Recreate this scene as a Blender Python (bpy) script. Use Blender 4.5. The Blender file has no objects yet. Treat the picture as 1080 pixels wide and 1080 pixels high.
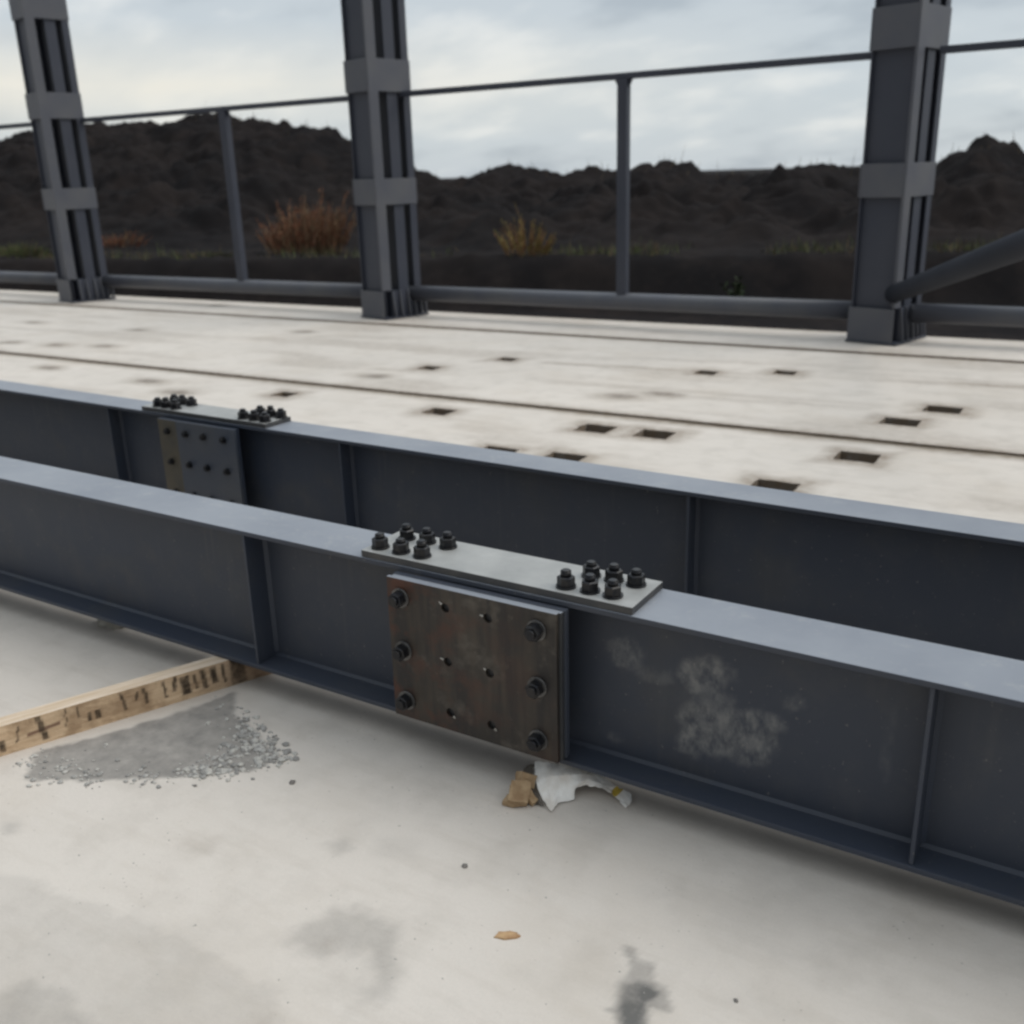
import bpy, bmesh, math, random
from mathutils import Vector, Matrix, noise
random.seed(7)
SC = bpy.context.scene
COL = SC.collection
# ------------------------------------------------------------------ camera
H = 1.6
FPX = 1052.0
R = Matrix(((0.8591881346572158, 0.14016477606376299, -0.4920869687517131),
            (0.510842089575733, -0.2893423972618927, 0.8095192009240053),
            (-0.028915545683129183, -0.9469080275812093, -0.32020162167002)))
cam = bpy.data.cameras.new('camera')
cam.sensor_width = 36.0
cam.lens = 36.0 * FPX / 1080.0
cam.clip_start = 0.05
cam.clip_end = 5000
cam.dof.use_dof = True
cam.dof.focus_distance = 2.6
cam.dof.aperture_fstop = 3.0
co = bpy.data.objects.new('camera', cam)
COL.objects.link(co)
m = (R @ Matrix(((1, 0, 0), (0, -1, 0), (0, 0, -1)))).to_4x4()
m.translation = (0, 0, H)
co.matrix_world = m
SC.camera = co

def hit(u, v, axis, val):
    "world point where the sight line of a photo pixel meets a plane"
    d = R @ Vector((u - 540.0, v - 540.0, FPX))
    o = Vector((0, 0, H))
    return o + d * ((val - o[axis]) / d[axis])
def gp(u, v, z=0.0):
    return hit(u, v, 2, z)

# ------------------------------------------------------------------ sky and light
W = bpy.data.worlds.new('World')
SC.world = W
W.use_nodes = True
SUN_EL, SUN_ROT = math.radians(46), math.radians(62)
def build_world():
    nt = W.node_tree; N = nt.nodes; L = nt.links
    N.clear()
    out = N.new('ShaderNodeOutputWorld'); bg = N.new('ShaderNodeBackground')
    bg.inputs['Strength'].default_value = 0.1
    L.new(bg.outputs[0], out.inputs[0])
    sky = N.new('ShaderNodeTexSky'); sky.sky_type = 'NISHITA'; sky.sun_disc = False
    sky.sun_elevation = SUN_EL; sky.sun_rotation = SUN_ROT
    tc = N.new('ShaderNodeTexCoord')
    sep = N.new('ShaderNodeSeparateXYZ'); L.new(tc.outputs['Generated'], sep.inputs[0])
    def M(op, a, b=None, clamp=False):
        n = N.new('ShaderNodeMath'); n.operation = op; n.use_clamp = clamp
        for i, s in enumerate((a, b)):
            if s is None: continue
            if isinstance(s, (int, float)): n.inputs[i].default_value = s
            else: L.new(s, n.inputs[i])
        return n.outputs[0]
    zz = M('ADD', M('MAXIMUM', sep.outputs[2], 0.0), 0.33)
    px = M('DIVIDE', sep.outputs[0], zz); py = M('DIVIDE', sep.outputs[1], zz)
    cmb = N.new('ShaderNodeCombineXYZ'); L.new(px, cmb.inputs[0]); L.new(py, cmb.inputs[1])
    def nz(scale, det, off):
        mp = N.new('ShaderNodeMapping'); mp.inputs['Location'].default_value = off
        mp.inputs['Rotation'].default_value = (0, 0, 0.55); mp.inputs['Scale'].default_value = (0.85, 1.15, 1)
        L.new(cmb.outputs[0], mp.inputs[0])
        n = N.new('ShaderNodeTexNoise'); n.inputs['Scale'].default_value = scale
        n.inputs['Detail'].default_value = det; n.inputs['Roughness'].default_value = 0.5
        L.new(mp.outputs[0], n.inputs['Vector']); return n.outputs['Fac']
    n1 = nz(1.5, 5, (3.1, 0.7, 0)); n2 = nz(4.5, 6, (9, 4, 2))
    f = M('ADD', M('MULTIPLY', n1, 0.6), M('MULTIPLY', n2, 0.4))
    rp = N.new('ShaderNodeValToRGB'); L.new(f, rp.inputs[0])
    cr = rp.color_ramp; cr.interpolation = 'EASE'
    cr.elements[0].position = 0.36; cr.elements[0].color = (4.15, 4.65, 5.1, 1)
    cr.elements[1].position = 0.64; cr.elements[1].color = (7.4, 7.6, 7.55, 1)
    e = cr.elements.new(0.50); e.color = (5.5, 6.0, 6.35, 1)
    # pale warm band low over the horizon
    band = M('SUBTRACT', 1.0, M('MULTIPLY', M('ABSOLUTE', M('SUBTRACT', sep.outputs[2], 0.083)), 19.0), clamp=True)
    left = M('MULTIPLY', M('SUBTRACT', M('MULTIPLY', sep.outputs[0], -1.0), 0.25), 1.6, clamp=True)
    bf = M('MULTIPLY', M('MULTIPLY', band, left), M('ADD', 0.55, n2), clamp=True)
    mxw = N.new('ShaderNodeMix'); mxw.data_type = 'RGBA'
    L.new(bf, mxw.inputs[0]); L.new(rp.outputs[0], mxw.inputs[6]); mxw.inputs[7].default_value = (8.0, 7.7, 6.9, 1)
    mx = N.new('ShaderNodeMix'); mx.data_type = 'RGBA'; mx.inputs[0].default_value = 0.9
    L.new(sky.outputs[0], mx.inputs[6]); L.new(mxw.outputs[2], mx.inputs[7])
    # overcast sky: brighter overhead and towards the veiled sun
    up = N.new('ShaderNodeMapRange'); up.interpolation_type = 'SMOOTHSTEP'
    up.inputs['From Min'].default_value = 0.22; up.inputs['From Max'].default_value = 0.9
    up.inputs['To Min'].default_value = 1.0; up.inputs['To Max'].default_value = 2.45
    L.new(sep.outputs[2], up.inputs['Value'])
    by = N.new('ShaderNodeMapRange'); by.interpolation_type = 'SMOOTHSTEP'
    by.inputs['From Min'].default_value = -0.75; by.inputs['From Max'].default_value = 0.25
    by.inputs['To Min'].default_value = 0.42; by.inputs['To Max'].default_value = 1.0
    L.new(sep.outputs[1], by.inputs['Value'])
    g = M('MULTIPLY', up.outputs[0], by.outputs[0])
    vm = N.new('ShaderNodeVectorMath'); vm.operation = 'SCALE'
    L.new(mx.outputs[2], vm.inputs[0]); L.new(g, vm.inputs['Scale'])
    L.new(vm.outputs[0], bg.inputs[0])
build_world()
sl = bpy.data.lights.new('sun', 'SUN'); sl.energy = 1.3; sl.angle = math.radians(40); sl.color = (1.0, 0.94, 0.85)
so = bpy.data.objects.new('sun', sl); COL.objects.link(so)
sd = Vector((math.sin(SUN_ROT) * math.cos(SUN_EL), math.cos(SUN_ROT) * math.cos(SUN_EL), math.sin(SUN_EL)))
so.rotation_euler = sd.to_track_quat('Z', 'Y').to_euler()
so.location = (0, 0, 30)
vs = SC.view_settings
vs.view_transform = 'Standard'; vs.look = 'None'; vs.exposure = 0.14; vs.gamma = 1.0; vs.use_curve_mapping = False
SC.cycles.filter_width = 2.6
SC.cycles.max_bounces = 6

# ------------------------------------------------------------------ helpers
def mat(name, base, rough=0.6, metal=0.0, var=None, vscale=6.0, bump=0.0, bscale=40.0, spec=0.5, vpos=(0.4, 0.65), vdet=5, extra=None, stretch=(1, 1, 1)):
    """principled material: base colour, noise-driven second colour, noise bump; extra(n) may add layers"""
    mt = bpy.data.materials.new(name); mt.use_nodes = True
    nt = mt.node_tree; N = nt.nodes; L = nt.links
    b = N['Principled BSDF']
    b.inputs['Roughness'].default_value = rough; b.inputs['Metallic'].default_value = metal
    b.inputs['Specular IOR Level'].default_value = spec
    tc = N.new('ShaderNodeTexCoord')
    mp = N.new('ShaderNodeMapping'); mp.inputs['Scale'].default_value = stretch
    L.new(tc.outputs['Object'], mp.inputs[0])
    col = None
    def noi(scale, det=5, rgh=0.55, vec=None):
        n = N.new('ShaderNodeTexNoise'); n.inputs['Scale'].default_value = scale
        n.inputs['Detail'].default_value = det; n.inputs['Roughness'].default_value = rgh
        L.new(vec or mp.outputs[0], n.inputs['Vector']); return n.outputs['Fac']
    def ramp(src, p0, p1):
        r = N.new('ShaderNodeMapRange'); r.inputs['From Min'].default_value = p0; r.inputs['From Max'].default_value = p1
        L.new(src, r.inputs['Value']); return r.outputs[0]
    def mixc(fac, a, bb):
        x = N.new('ShaderNodeMix'); x.data_type = 'RGBA'
        if isinstance(fac, (int, float)): x.inputs[0].default_value = fac
        else: L.new(fac, x.inputs[0])
        for i, s in ((6, a), (7, bb)):
            if isinstance(s, tuple): x.inputs[i].default_value = (*s, 1) if len(s) == 3 else s
            else: L.new(s, x.inputs[i])
        return x.outputs[2]
    def math_(op, a, bb=None, clamp=False):
        n = N.new('ShaderNodeMath'); n.operation = op; n.use_clamp = clamp
        for i, s in enumerate((a, bb)):
            if s is None: continue
            if isinstance(s, (int, float)): n.inputs[i].default_value = s
            else: L.new(s, n.inputs[i])
        return n.outputs[0]
    def attr(nm):
        a = N.new('ShaderNodeAttribute'); a.attribute_name = nm; return a.outputs['Fac']
    col = base
    if var is not None:
        col = mixc(ramp(noi(vscale, vdet), *vpos), base, var)
    class K: pass
    k = K(); k.N, k.L, k.noi, k.ramp, k.mixc, k.math, k.attr, k.b, k.tc, k.mp = N, L, noi, ramp, mixc, math_, attr, b, tc, mp
    if extra: col = extra(k, col)
    if isinstance(col, tuple): b.inputs['Base Color'].default_value = (*col, 1)
    else: L.new(col, b.inputs['Base Color'])
    if bump:
        bp = N.new('ShaderNodeBump'); bp.inputs['Strength'].default_value = bump; bp.inputs['Distance'].default_value = 0.01
        L.new(noi(bscale, 6, 0.6), bp.inputs['Height']); L.new(bp.outputs[0], b.inputs['Normal'])
    return mt

def empty(name, loc=(0, 0, 0), rz=0.0):
    o = bpy.data.objects.new(name, None); COL.objects.link(o)
    o.location = loc; o.rotation_euler = (0, 0, rz); o.empty_display_size = 0.1
    return o
def tag(o, label=None, cat=None, group=None, kind=None):
    if label: o['label'] = label
    if cat:
        o['category'] = cat; o['kind'] = 'thing'
    if group: o['group'] = group
    if kind: o['kind'] = kind
    return o

class MB:
    "collects shapes and links them as ONE mesh object"
    def __init__(s): s.bm = bmesh.new(); s.mi = 0
    def quad(s, pts, mi=None):
        f = s.bm.faces.new([s.bm.verts.new(p) for p in pts]); f.material_index = s.mi if mi is None else mi; return f
    def box(s, x0, x1, y0, y1, z0, z1):
        v = [s.bm.verts.new((x, y, z)) for x in (x0, x1) for y in (y0, y1) for z in (z0, z1)]
        for q in ((0, 1, 3, 2), (4, 6, 7, 5), (0, 4, 5, 1), (2, 3, 7, 6), (0, 2, 6, 4), (1, 5, 7, 3)):
            s.bm.faces.new([v[i] for i in q]).material_index = s.mi
        return v
    def prism(s, c, axis, r, h, n=6, rot=0.0, r2=None):
        "n-sided prism from c along axis"
        ax = Vector(axis).normalized(); q = ax.to_track_quat('Z', 'Y').to_matrix(); c = Vector(c)
        r2 = r if r2 is None else r2
        lo = [s.bm.verts.new(c + q @ Vector((r * math.cos(rot + 2 * math.pi * i / n), r * math.sin(rot + 2 * math.pi * i / n), 0))) for i in range(n)]
        hi = [s.bm.verts.new(c + q @ Vector((r2 * math.cos(rot + 2 * math.pi * i / n), r2 * math.sin(rot + 2 * math.pi * i / n), h))) for i in range(n)]
        for i in range(n):
            f = s.bm.faces.new((lo[i], lo[(i + 1) % n], hi[(i + 1) % n], hi[i])); f.material_index = s.mi; f.smooth = n > 8
        s.bm.faces.new(lo[::-1]).material_index = s.mi; s.bm.faces.new(hi).material_index = s.mi
    def tube(s, a, b, r, n=20, r2=None):
        a = Vector(a); b = Vector(b); s.prism(a, b - a, r, (b - a).length, n, 0, r2)
    def build(s, name, mats, parent=None, bevel=0.0, seg=2, loc=None, smooth=False):
        me = bpy.data.meshes.new(name); bmesh.ops.recalc_face_normals(s.bm, faces=s.bm.faces)
        s.bm.to_mesh(me); s.bm.free()
        for mm in (mats if isinstance(mats, (list, tuple)) else [mats]): me.materials.append(mm)
        o = bpy.data.objects.new(name, me); COL.objects.link(o)
        if parent: o.parent = parent
        if loc: o.location = loc
        if smooth:
            for p in me.polygons: p.use_smooth = True
        if bevel:
            md = o.modifiers.new('bevel', 'BEVEL'); md.width = bevel; md.segments = seg; md.limit_method = 'ANGLE'
        return o

def sm(e0, e1, x):
    t = max(0.0, min(1.0, (x - e0) / (e1 - e0))); return t * t * (3 - 2 * t)
def n3(x, y, z=0.0): return noise.noise(Vector((x, y, z)))
def fbm(x, y, z=0.0, o=4):
    a, f, r = 1.0, 1.0, 0.0
    for i in range(o): r += a * noise.noise(Vector((x * f, y * f, z + i * 7.3))); a *= 0.5; f *= 2.03
    return r
def polydist(p, poly):
    "signed distance, negative inside"
    x, y = p; ins = False; best = 1e9
    for i in range(len(poly)):
        x1, y1 = poly[i]; x2, y2 = poly[i - 1]
        if (y1 > y) != (y2 > y) and x < (x2 - x1) * (y - y1) / (y2 - y1) + x1: ins = not ins
        dx, dy = x2 - x1, y2 - y1; t = max(0, min(1, ((x - x1) * dx + (y - y1) * dy) / (dx * dx + dy * dy + 1e-12)))
        best = min(best, math.hypot(x - x1 - t * dx, y - y1 - t * dy))
    return -best if ins else best
def add_attr(me, name, vals):
    a = me.attributes.new(name, 'FLOAT', 'POINT'); a.data.foreach_set('value', vals)

# ------------------------------------------------------------------ materials
def concrete_layers(k, col):
    big = k.ramp(k.noi(0.9, 4), 0.35, 0.7)
    col = k.mixc(k.math('MULTIPLY', big, 0.55), col, (0.51, 0.462, 0.41))
    mot = k.ramp(k.noi(5.5, 6, 0.6), 0.48, 0.72)
    col = k.mixc(k.math('MULTIPLY', mot, 0.45), col, (0.42, 0.38, 0.335))
    fine = k.ramp(k.noi(160, 3, 0.7), 0.3, 0.75)
    col = k.mixc(k.math('MULTIPLY', fine, 0.16), col, (0.33, 0.31, 0.285))
    vo = k.N.new('ShaderNodeTexVoronoi'); vo.inputs['Scale'].default_value = 38; k.L.new(k.mp.outputs[0], vo.inputs['Vector'])
    pore = k.math('MULTIPLY', k.ramp(vo.outputs['Distance'], 0.13, 0.05), k.ramp(k.noi(3.5, 3), 0.5, 0.62), True)
    col = k.mixc(k.math('MULTIPLY', pore, 0.55), col, (0.22, 0.20, 0.175))
    wmp = k.N.new('ShaderNodeMapping'); wmp.inputs['Scale'].default_value = (1.3, 7.0, 1); wmp.inputs['Rotation'].default_value = (0, 0, 0.5); k.L.new(k.tc.outputs['Object'], wmp.inputs[0])
    trow = k.ramp(k.noi(2.4, 5, 0.6, wmp.outputs[0]), 0.5, 0.7)
    col = k.mixc(k.math('MULTIPLY', trow, 0.22), col, (0.41, 0.36, 0.305))
    be = k.ramp(k.noi(1.7, 5, 0.6), 0.5, 0.72)
    col = k.mixc(k.math('MULTIPLY', be, 0.45), col, (0.485, 0.425, 0.36))
    brk = k.ramp(k.noi(14, 6, 0.65), 0.25, 0.75)
    g = k.math('MULTIPLY', k.attr('grey'), k.math('ADD', 0.65, k.math('MULTIPLY', brk, 0.6)), True)
    col = k.mixc(g, col, (0.13, 0.124, 0.116))
    w = k.math('MULTIPLY', k.attr('warm'), k.math('ADD', 0.3, k.math('MULTIPLY', brk, 0.9)), True)
    return k.mixc(w, col, (0.17, 0.125, 0.085))
CONC = mat('pale_concrete', (0.605, 0.552, 0.496), 0.85, bump=0.2, bscale=55, extra=concrete_layers, spec=0.3)
BED = mat('dark_pocket_bottom', (0.055, 0.044, 0.034), 0.95, var=(0.085, 0.07, 0.055), vscale=3, bump=0.5)  # dark colour for the bottoms of the lifting pockets
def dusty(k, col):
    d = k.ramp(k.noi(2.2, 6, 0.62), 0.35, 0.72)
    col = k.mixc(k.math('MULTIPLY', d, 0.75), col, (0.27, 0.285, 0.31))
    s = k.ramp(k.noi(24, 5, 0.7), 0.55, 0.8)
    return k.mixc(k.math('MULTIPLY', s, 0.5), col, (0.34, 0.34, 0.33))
def wear(k, col):
    a = k.ramp(k.noi(0.8, 4, 0.6), 0.42, 0.62)
    col = k.mixc(k.math('MULTIPLY', a, 0.7), col, (0.034, 0.044, 0.068))
    b = k.ramp(k.noi(3.1, 6, 0.65), 0.52, 0.75)
    col = k.mixc(k.math('MULTIPLY', b, 0.45), col, (0.07, 0.068, 0.064))
    dm = k.N.new('ShaderNodeMapping'); dm.inputs['Scale'].default_value = (26, 26, 1.6); k.L.new(k.tc.outputs['Object'], dm.inputs[0])
    dr = k.math('MULTIPLY', k.ramp(k.noi(1.0, 4, 0.6, dm.outputs[0]), 0.56, 0.74), k.ramp(k.noi(1.5, 3), 0.42, 0.62), True)
    col = k.mixc(k.math('MULTIPLY', dr, 0.28), col, (0.12, 0.118, 0.112))
    sp = k.ramp(k.noi(75, 3, 0.6), 0.68, 0.73)
    return k.mixc(k.math('MULTIPLY', sp, 0.5), col, (0.20, 0.19, 0.175))
PAINT = mat('dark_grey_primer', (0.042, 0.050, 0.070), 0.5, var=(0.052, 0.058, 0.073), vscale=2.0, bump=0.05, bscale=90, extra=wear, spec=0.4)
DUST_SKYLIT = mat('dusty_skylit_primer', (0.19, 0.205, 0.235), 0.55, bump=0.05, bscale=90, extra=dusty, spec=0.4)  # primer for up-facing steel: pale dust plus skylight put into the colour
def smears(k, col):
    col = wear(k, col)
    # dried cement smeared over the paint, in short slanting streaks
    mp = k.N.new('ShaderNodeMapping'); mp.inputs['Scale'].default_value = (32, 1, 19); mp.inputs['Rotation'].default_value = (0, -0.6, 0)
    k.L.new(k.tc.outputs['Object'], mp.inputs[0])
    st = k.ramp(k.noi(1.0, 4, 0.6, mp.outputs[0]), 0.33, 0.60)
    fi = k.ramp(k.noi(30, 3, 0.6), 0.05, 0.6)
    f = k.math('MULTIPLY', k.attr('smear'), k.math('MULTIPLY', st, fi), True)
    col = k.mixc(k.math('MULTIPLY', f, 0.56), col, (0.30, 0.295, 0.28))
    dst = k.math('MULTIPLY', k.ramp(k.noi(7, 6, 0.65), 0.5, 0.8), 0.14)
    return k.mixc(dst, col, (0.16, 0.15, 0.13))
WEBM = mat('smeared_primer', (0.042, 0.050, 0.069), 0.5, var=(0.054, 0.059, 0.072), vscale=1.6, bump=0.05, bscale=90, extra=smears, spec=0.4)
def rusty(k, col):
    sx = k.N.new('ShaderNodeSeparateXYZ'); k.L.new(k.tc.outputs['Object'], sx.inputs[0])
    lf = k.ramp(sx.outputs[0], -1.25, -1.60)
    vm = k.N.new('ShaderNodeMapping'); vm.inputs['Scale'].default_value = (22, 22, 2.2); k.L.new(k.tc.outputs['Object'], vm.inputs[0])
    col = k.mixc(k.math('MULTIPLY', k.ramp(k.noi(1.0, 4, .6, vm.outputs[0]), .42, .6), .8), col, (0.022, 0.02, 0.02))
    bl = k.ramp(k.noi(11, 5, .65), .54, .70)
    col = k.mixc(k.math('MULTIPLY', bl, .6), col, (0.125, 0.11, 0.09))
    r = k.ramp(k.noi(6.0, 6, 0.65), 0.47, 0.62)
    col = k.mixc(k.math('MULTIPLY', k.math('MULTIPLY', r, k.math('ADD', .25, lf)), 0.9, True), col, (0.085, 0.033, 0.02))
    s = k.ramp(k.noi(30, 5, 0.7), 0.62, 0.8)
    return k.mixc(k.math('MULTIPLY', s, 0.6), col, (0.16, 0.14, 0.115))
RUSTY = mat('brown_mill_scale_steel', (0.034, 0.028, 0.023), 0.5, metal=0.25, var=(0.06, 0.049, 0.038), vscale=4.2, bump=0.15, bscale=70, extra=rusty)
BARE = mat('bright_burr_steel', (0.5, 0.47, 0.42), 0.4, metal=0.8)
COVER = mat('pale_plate_steel', (0.27, 0.27, 0.26), 0.5, metal=0.2, var=(0.36, 0.355, 0.34), vscale=9, bump=0.1, bscale=80, vpos=(0.35, 0.7))  # paler steel for the upper face; the edges use a darker one
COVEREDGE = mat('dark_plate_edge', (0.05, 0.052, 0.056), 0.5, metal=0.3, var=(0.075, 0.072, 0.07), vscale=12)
BOLT = mat('black_oxide_bolts', (0.012, 0.013, 0.017), 0.38, metal=0.5, var=(0.03, 0.028, 0.027), vscale=60)
WASHER = mat('worn_washer_steel', (0.16, 0.155, 0.15), 0.4, metal=0.6, var=(0.08, 0.08, 0.08), vscale=50)
GREYPL = mat('grey_splice_steel', (0.058, 0.068, 0.09), 0.5, metal=0.0, var=(0.075, 0.08, 0.092), vscale=4, bump=0.1)
OCHRE = mat('ochre_stained_steel', (0.105, 0.09, 0.065), 0.55, metal=0.2, var=(0.075, 0.07, 0.06), vscale=9)
COLP = mat('column_primer', (0.038, 0.043, 0.060), 0.5, var=(0.05, 0.054, 0.07), vscale=1.2, bump=0.04, spec=0.4)
BRACEP = mat('dark_tube_primer', (0.012, 0.015, 0.023), 0.75, var=(0.017, 0.02, 0.029), vscale=1.5, spec=0.12)
COLLAR = mat('batten_and_lit_flange_primer', (0.082, 0.086, 0.103), 0.5, var=(0.10, 0.102, 0.112), vscale=2, bump=0.04, spec=0.4)
def soil_layers(k, col):
    cl = k.ramp(k.noi(1.1, 7, 0.65), 0.5, 0.75)
    col = k.mixc(k.math('MULTIPLY', cl, 0.8), col, (0.026, 0.021, 0.0195))
    f = k.ramp(k.noi(9, 5, 0.7), 0.55, 0.85)
    return k.mixc(k.math('MULTIPLY', f, 0.5), col, (0.032, 0.027, 0.024))
SOIL = mat('black_topsoil', (0.0125, 0.0115, 0.012), 1.0, var=(0.019, 0.016, 0.0155), vscale=0.35, bump=1.0, bscale=5, extra=soil_layers, spec=0.03)

# ------------------------------------------------------------------ ground, soil bank and mounds
mb = MB(); mb.quad([(-1500, -1500, -.62), (1500, -1500, -.62), (1500, 1500, -.62), (-1500, 1500, -.62)])
tag(mb.build('ground', SOIL), kind='structure')

RY = 25.0
ridge_px = [(-420, 170), (-250, 150), (-120, 158), (-40, 142), (0, 146), (30, 138), (60, 135), (95, 127), (130, 127), (152, 123), (175, 131), (200, 120), (235, 115), (258, 123), (268, 121),
            (280, 123), (300, 127), (318, 134), (330, 131), (345, 131), (362, 143), (380, 150), (408, 160), (440, 176), (455, 180), (470, 187), (498, 191), (515, 177), (528, 171),
            (560, 171), (578, 177), (600, 184), (612, 176), (628, 172), (645, 176), (662, 177), (685, 172), (700, 170), (715, 170), (730, 168), (742, 176), (752, 181), (775, 176), (795, 179),
            (816, 181), (835, 173), (860, 167), (878, 169), (900, 172), (925, 175), (955, 178), (985, 171), (1005, 158), (1022, 152), (1038, 144), (1050, 142), (1062, 147),
            (1080, 156), (1110, 160), (1200, 150), (1400, 175), (1700, 170)]
ridge = [(lambda p: (p.x, p.z))(hit(u, v + 2, 1, RY)) for u, v in ridge_px]
def ridge_z(x):
    if x <= ridge[0][0]: return ridge[0][1]
    for i in range(1, len(ridge)):
        if x <= ridge[i][0]:
            a, b = ridge[i - 1], ridge[i]; t = (x - a[0]) / (b[0] - a[0]); return a[1] + (b[1] - a[1]) * t
    return ridge[-1][1]
def lip(x): return max(11.9, min(19.0, 12.0 + (x + 18.8) * 0.286)) + 0.18 * n3(x * 0.5, 1.7) + 0.07 * n3(x * 2.1, 5)
TER = 0.30
def crest(x, y): return .30 * abs(n3(x * 1.5, y * 1.2, 2)) + .16 * abs(n3(x * 3.6, y * 3, 7)) + .06 * abs(n3(x * 8, y * 8, 1)) - .13
def soil_h(x, y):
    l = lip(x)
    base = -0.50 + (TER + 0.50) * sm(l - 1.1, l + 0.05, y)
    foot = l + 1.3 + 1.6 * sm(-11, -15, x) if x < -11 else l + 1.3; rz = ridge_z(x)
    t = (y - foot) / (RY - foot)
    lump = 0.50 * fbm(x * 0.55, y * 0.55, 3, 4) + 0.34 * abs(n3(x * 1.25, y * 1.25, 9)) + 0.20 * abs(n3(x * 2.9, y * 2.9, 4)) + .07 * abs(n3(x * 6.5, y * 6.5, 6)) - .15
    if t <= 0: return base + 0.05 * fbm(x * 1.5, y * 1.5, 4) + 0.03 * fbm(x * 6, y * 6, 2)
    if t <= 1:
        prof = t ** 0.85 if rz < 2.3 else 1 - (1 - t) ** 1.25
        lump -= .22 * sm(.45, .8, t)
        w = min(1, 4 * t) * min(1, (1 - t) * 4.0 + 0.02)
        rz += crest(x, y) * sm(.7, 1, t)
        return base + (rz - base) * prof + lump * w + 0.035 * fbm(x * 5, y * 5, 2)
    b = (y - RY)
    rz += crest(x, y)
    return rz - 0.42 * b + 0.15 * b * 0.2 * fbm(x * .5, y * .5) if rz - 0.42 * b > -0.45 else -0.8
X0, X1, NX, Y0, Y1, NY = -54.0, 12.0, 720, 10.45, 32.0, 230
bm = bmesh.new()
grid = [[bm.verts.new((X0 + (X1 - X0) * i / NX, Y0 + (Y1 - Y0) * j / NY, soil_h(X0 + (X1 - X0) * i / NX, Y0 + (Y1 - Y0) * j / NY))) for j in range(NY + 1)] for i in range(NX + 1)]
for i in range(NX):
    for j in range(NY):
        f = bm.faces.new((grid[i][j], grid[i + 1][j], grid[i + 1][j + 1], grid[i][j + 1])); f.smooth = True
me = bpy.data.meshes.new('soil_mound'); bm.to_mesh(me); bm.free(); me.materials.append(SOIL)
o = bpy.data.objects.new('hill', me); COL.objects.link(o); tag(o, kind='structure')

# ------------------------------------------------------------------ concrete floor
def pts(*uv): return [(gp(u, v).x, gp(u, v).y) for u, v in uv]
GREY = [  # outline in the photo, edge softness (m), strength, ragged edge (m)
    (pts((28, 822), (38, 795), (50, 790), (123, 771), (190, 751), (246, 730), (249, 758), (268, 771), (298, 800), (270, 812), (213, 819), (110, 823)), 0.009, 0.72, 0.014),
    (pts((657, 997), (668, 1000), (672, 1012), (688, 1016), (690, 1034), (702, 1042), (710, 1062), (708, 1070), (695, 1066), (684, 1062), (682, 1090), (655, 1090), (648, 1070), (635, 1064), (648, 1062), (652, 1045), (658, 1034), (664, 1022), (664, 1012), (658, 1004)), 0.008, 0.5, 0.006),
    (pts((655, 1036), (672, 1032), (690, 1040), (698, 1050), (684, 1058), (680, 1092), (656, 1092), (650, 1072), (653, 1055)), 0.014, 1.0, 0.006),
    (pts((300, 992), (335, 968), (372, 957), (415, 975), (425, 1010), (408, 1050), (375, 1062), (400, 1025), (385, 1005), (330, 1010)), 0.035, 0.32, 0.03),
    (pts((-20, 1045), (30, 1035), (75, 1045), (110, 1085), (-20, 1095)), 0.03, 0.36, 0.02),
    (pts((-60, 915), (20, 925), (90, 950), (150, 970), (215, 1000), (290, 1050), (300, 1100), (-80, 1110)), 0.015, 0.15, 0.02),
    (pts((345, 890), (365, 884), (375, 895), (355, 902)), 0.02, 0.22, 0.01),
    (pts((5, 868), (18, 868), (20, 878), (4, 880)), 0.02, 0.28, 0.01),
    (pts((400, 885), (440, 890), (435, 905), (395, 900)), 0.04, 0.15, 0.01),
    (pts((700, 940), (830, 930), (900, 960), (860, 1010), (760, 1000)), 0.10, 0.12, 0.05),
]
WARM = [
    (pts((195, 880), (225, 884), (224, 900), (196, 906)), 0.03, 0.20, 0.02),
    (pts((925, 950), (990, 945), (1010, 975), (950, 990)), 0.10, 0.20, 0.05),
    (pts((330, 995), (350, 990), (365, 1005), (345, 1015)), 0.03, 0.18, 0.02),
    (pts((270, 1070), (285, 1070), (285, 1085), (270, 1085)), 0.02, 0.25, 0.01),
]
def stain(p, lst):
    r = 0.0
    for poly, soft, st, rag in lst:
        if abs(p[0] - poly[0][0]) > 1.6 or abs(p[1] - poly[0][1]) > 1.2: continue
        d = polydist(p, poly) + rag * fbm(p[0] * 22, p[1] * 22, st * 10, 4)
        r = max(r, st * (1 - sm(-soft, soft, d)))
    return r
# holes: photo pixel of the centre and how open the pocket is
pockets_open = [(463, 434), (628, 452), (690, 458), (904, 482), (816, 513), (594, 483), (950, 445), (995, 432), (745, 393), (828, 393), (535, 379), (453, 388), (300, 416), (523, 476)]
pockets_shut = [(397, 397), (187, 414), (158, 402), (52, 388), (10, 361), (60, 364), (110, 365), (35, 340), (145, 348), (320, 350), (230, 322), (655, 418), (700, 416)]
open_c = []
for u, v in pockets_open:
    p = gp(u, v); s = 0.112 if v > 430 else 0.085
    if (u, v) == (463, 434): s = .10
    open_c.append((p.x - s, p.x + s, p.y - s * .85, p.y + s * .85))
shut_c = [(gp(u, v).x, gp(u, v).y) for u, v in pockets_shut]
streaks = [(pts(a)[0], pts(b)[0], st) for a, b, st in (((600, 384), (1080, 409), .75), ((420, 391), (900, 425), .35), ((150, 350), (560, 376), .45), ((0, 345), (330, 362), .4), ((560, 372), (1080, 397), .3), ((0, 326), (300, 338), .4), ((700, 417), (1080, 440), .35))]

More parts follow.
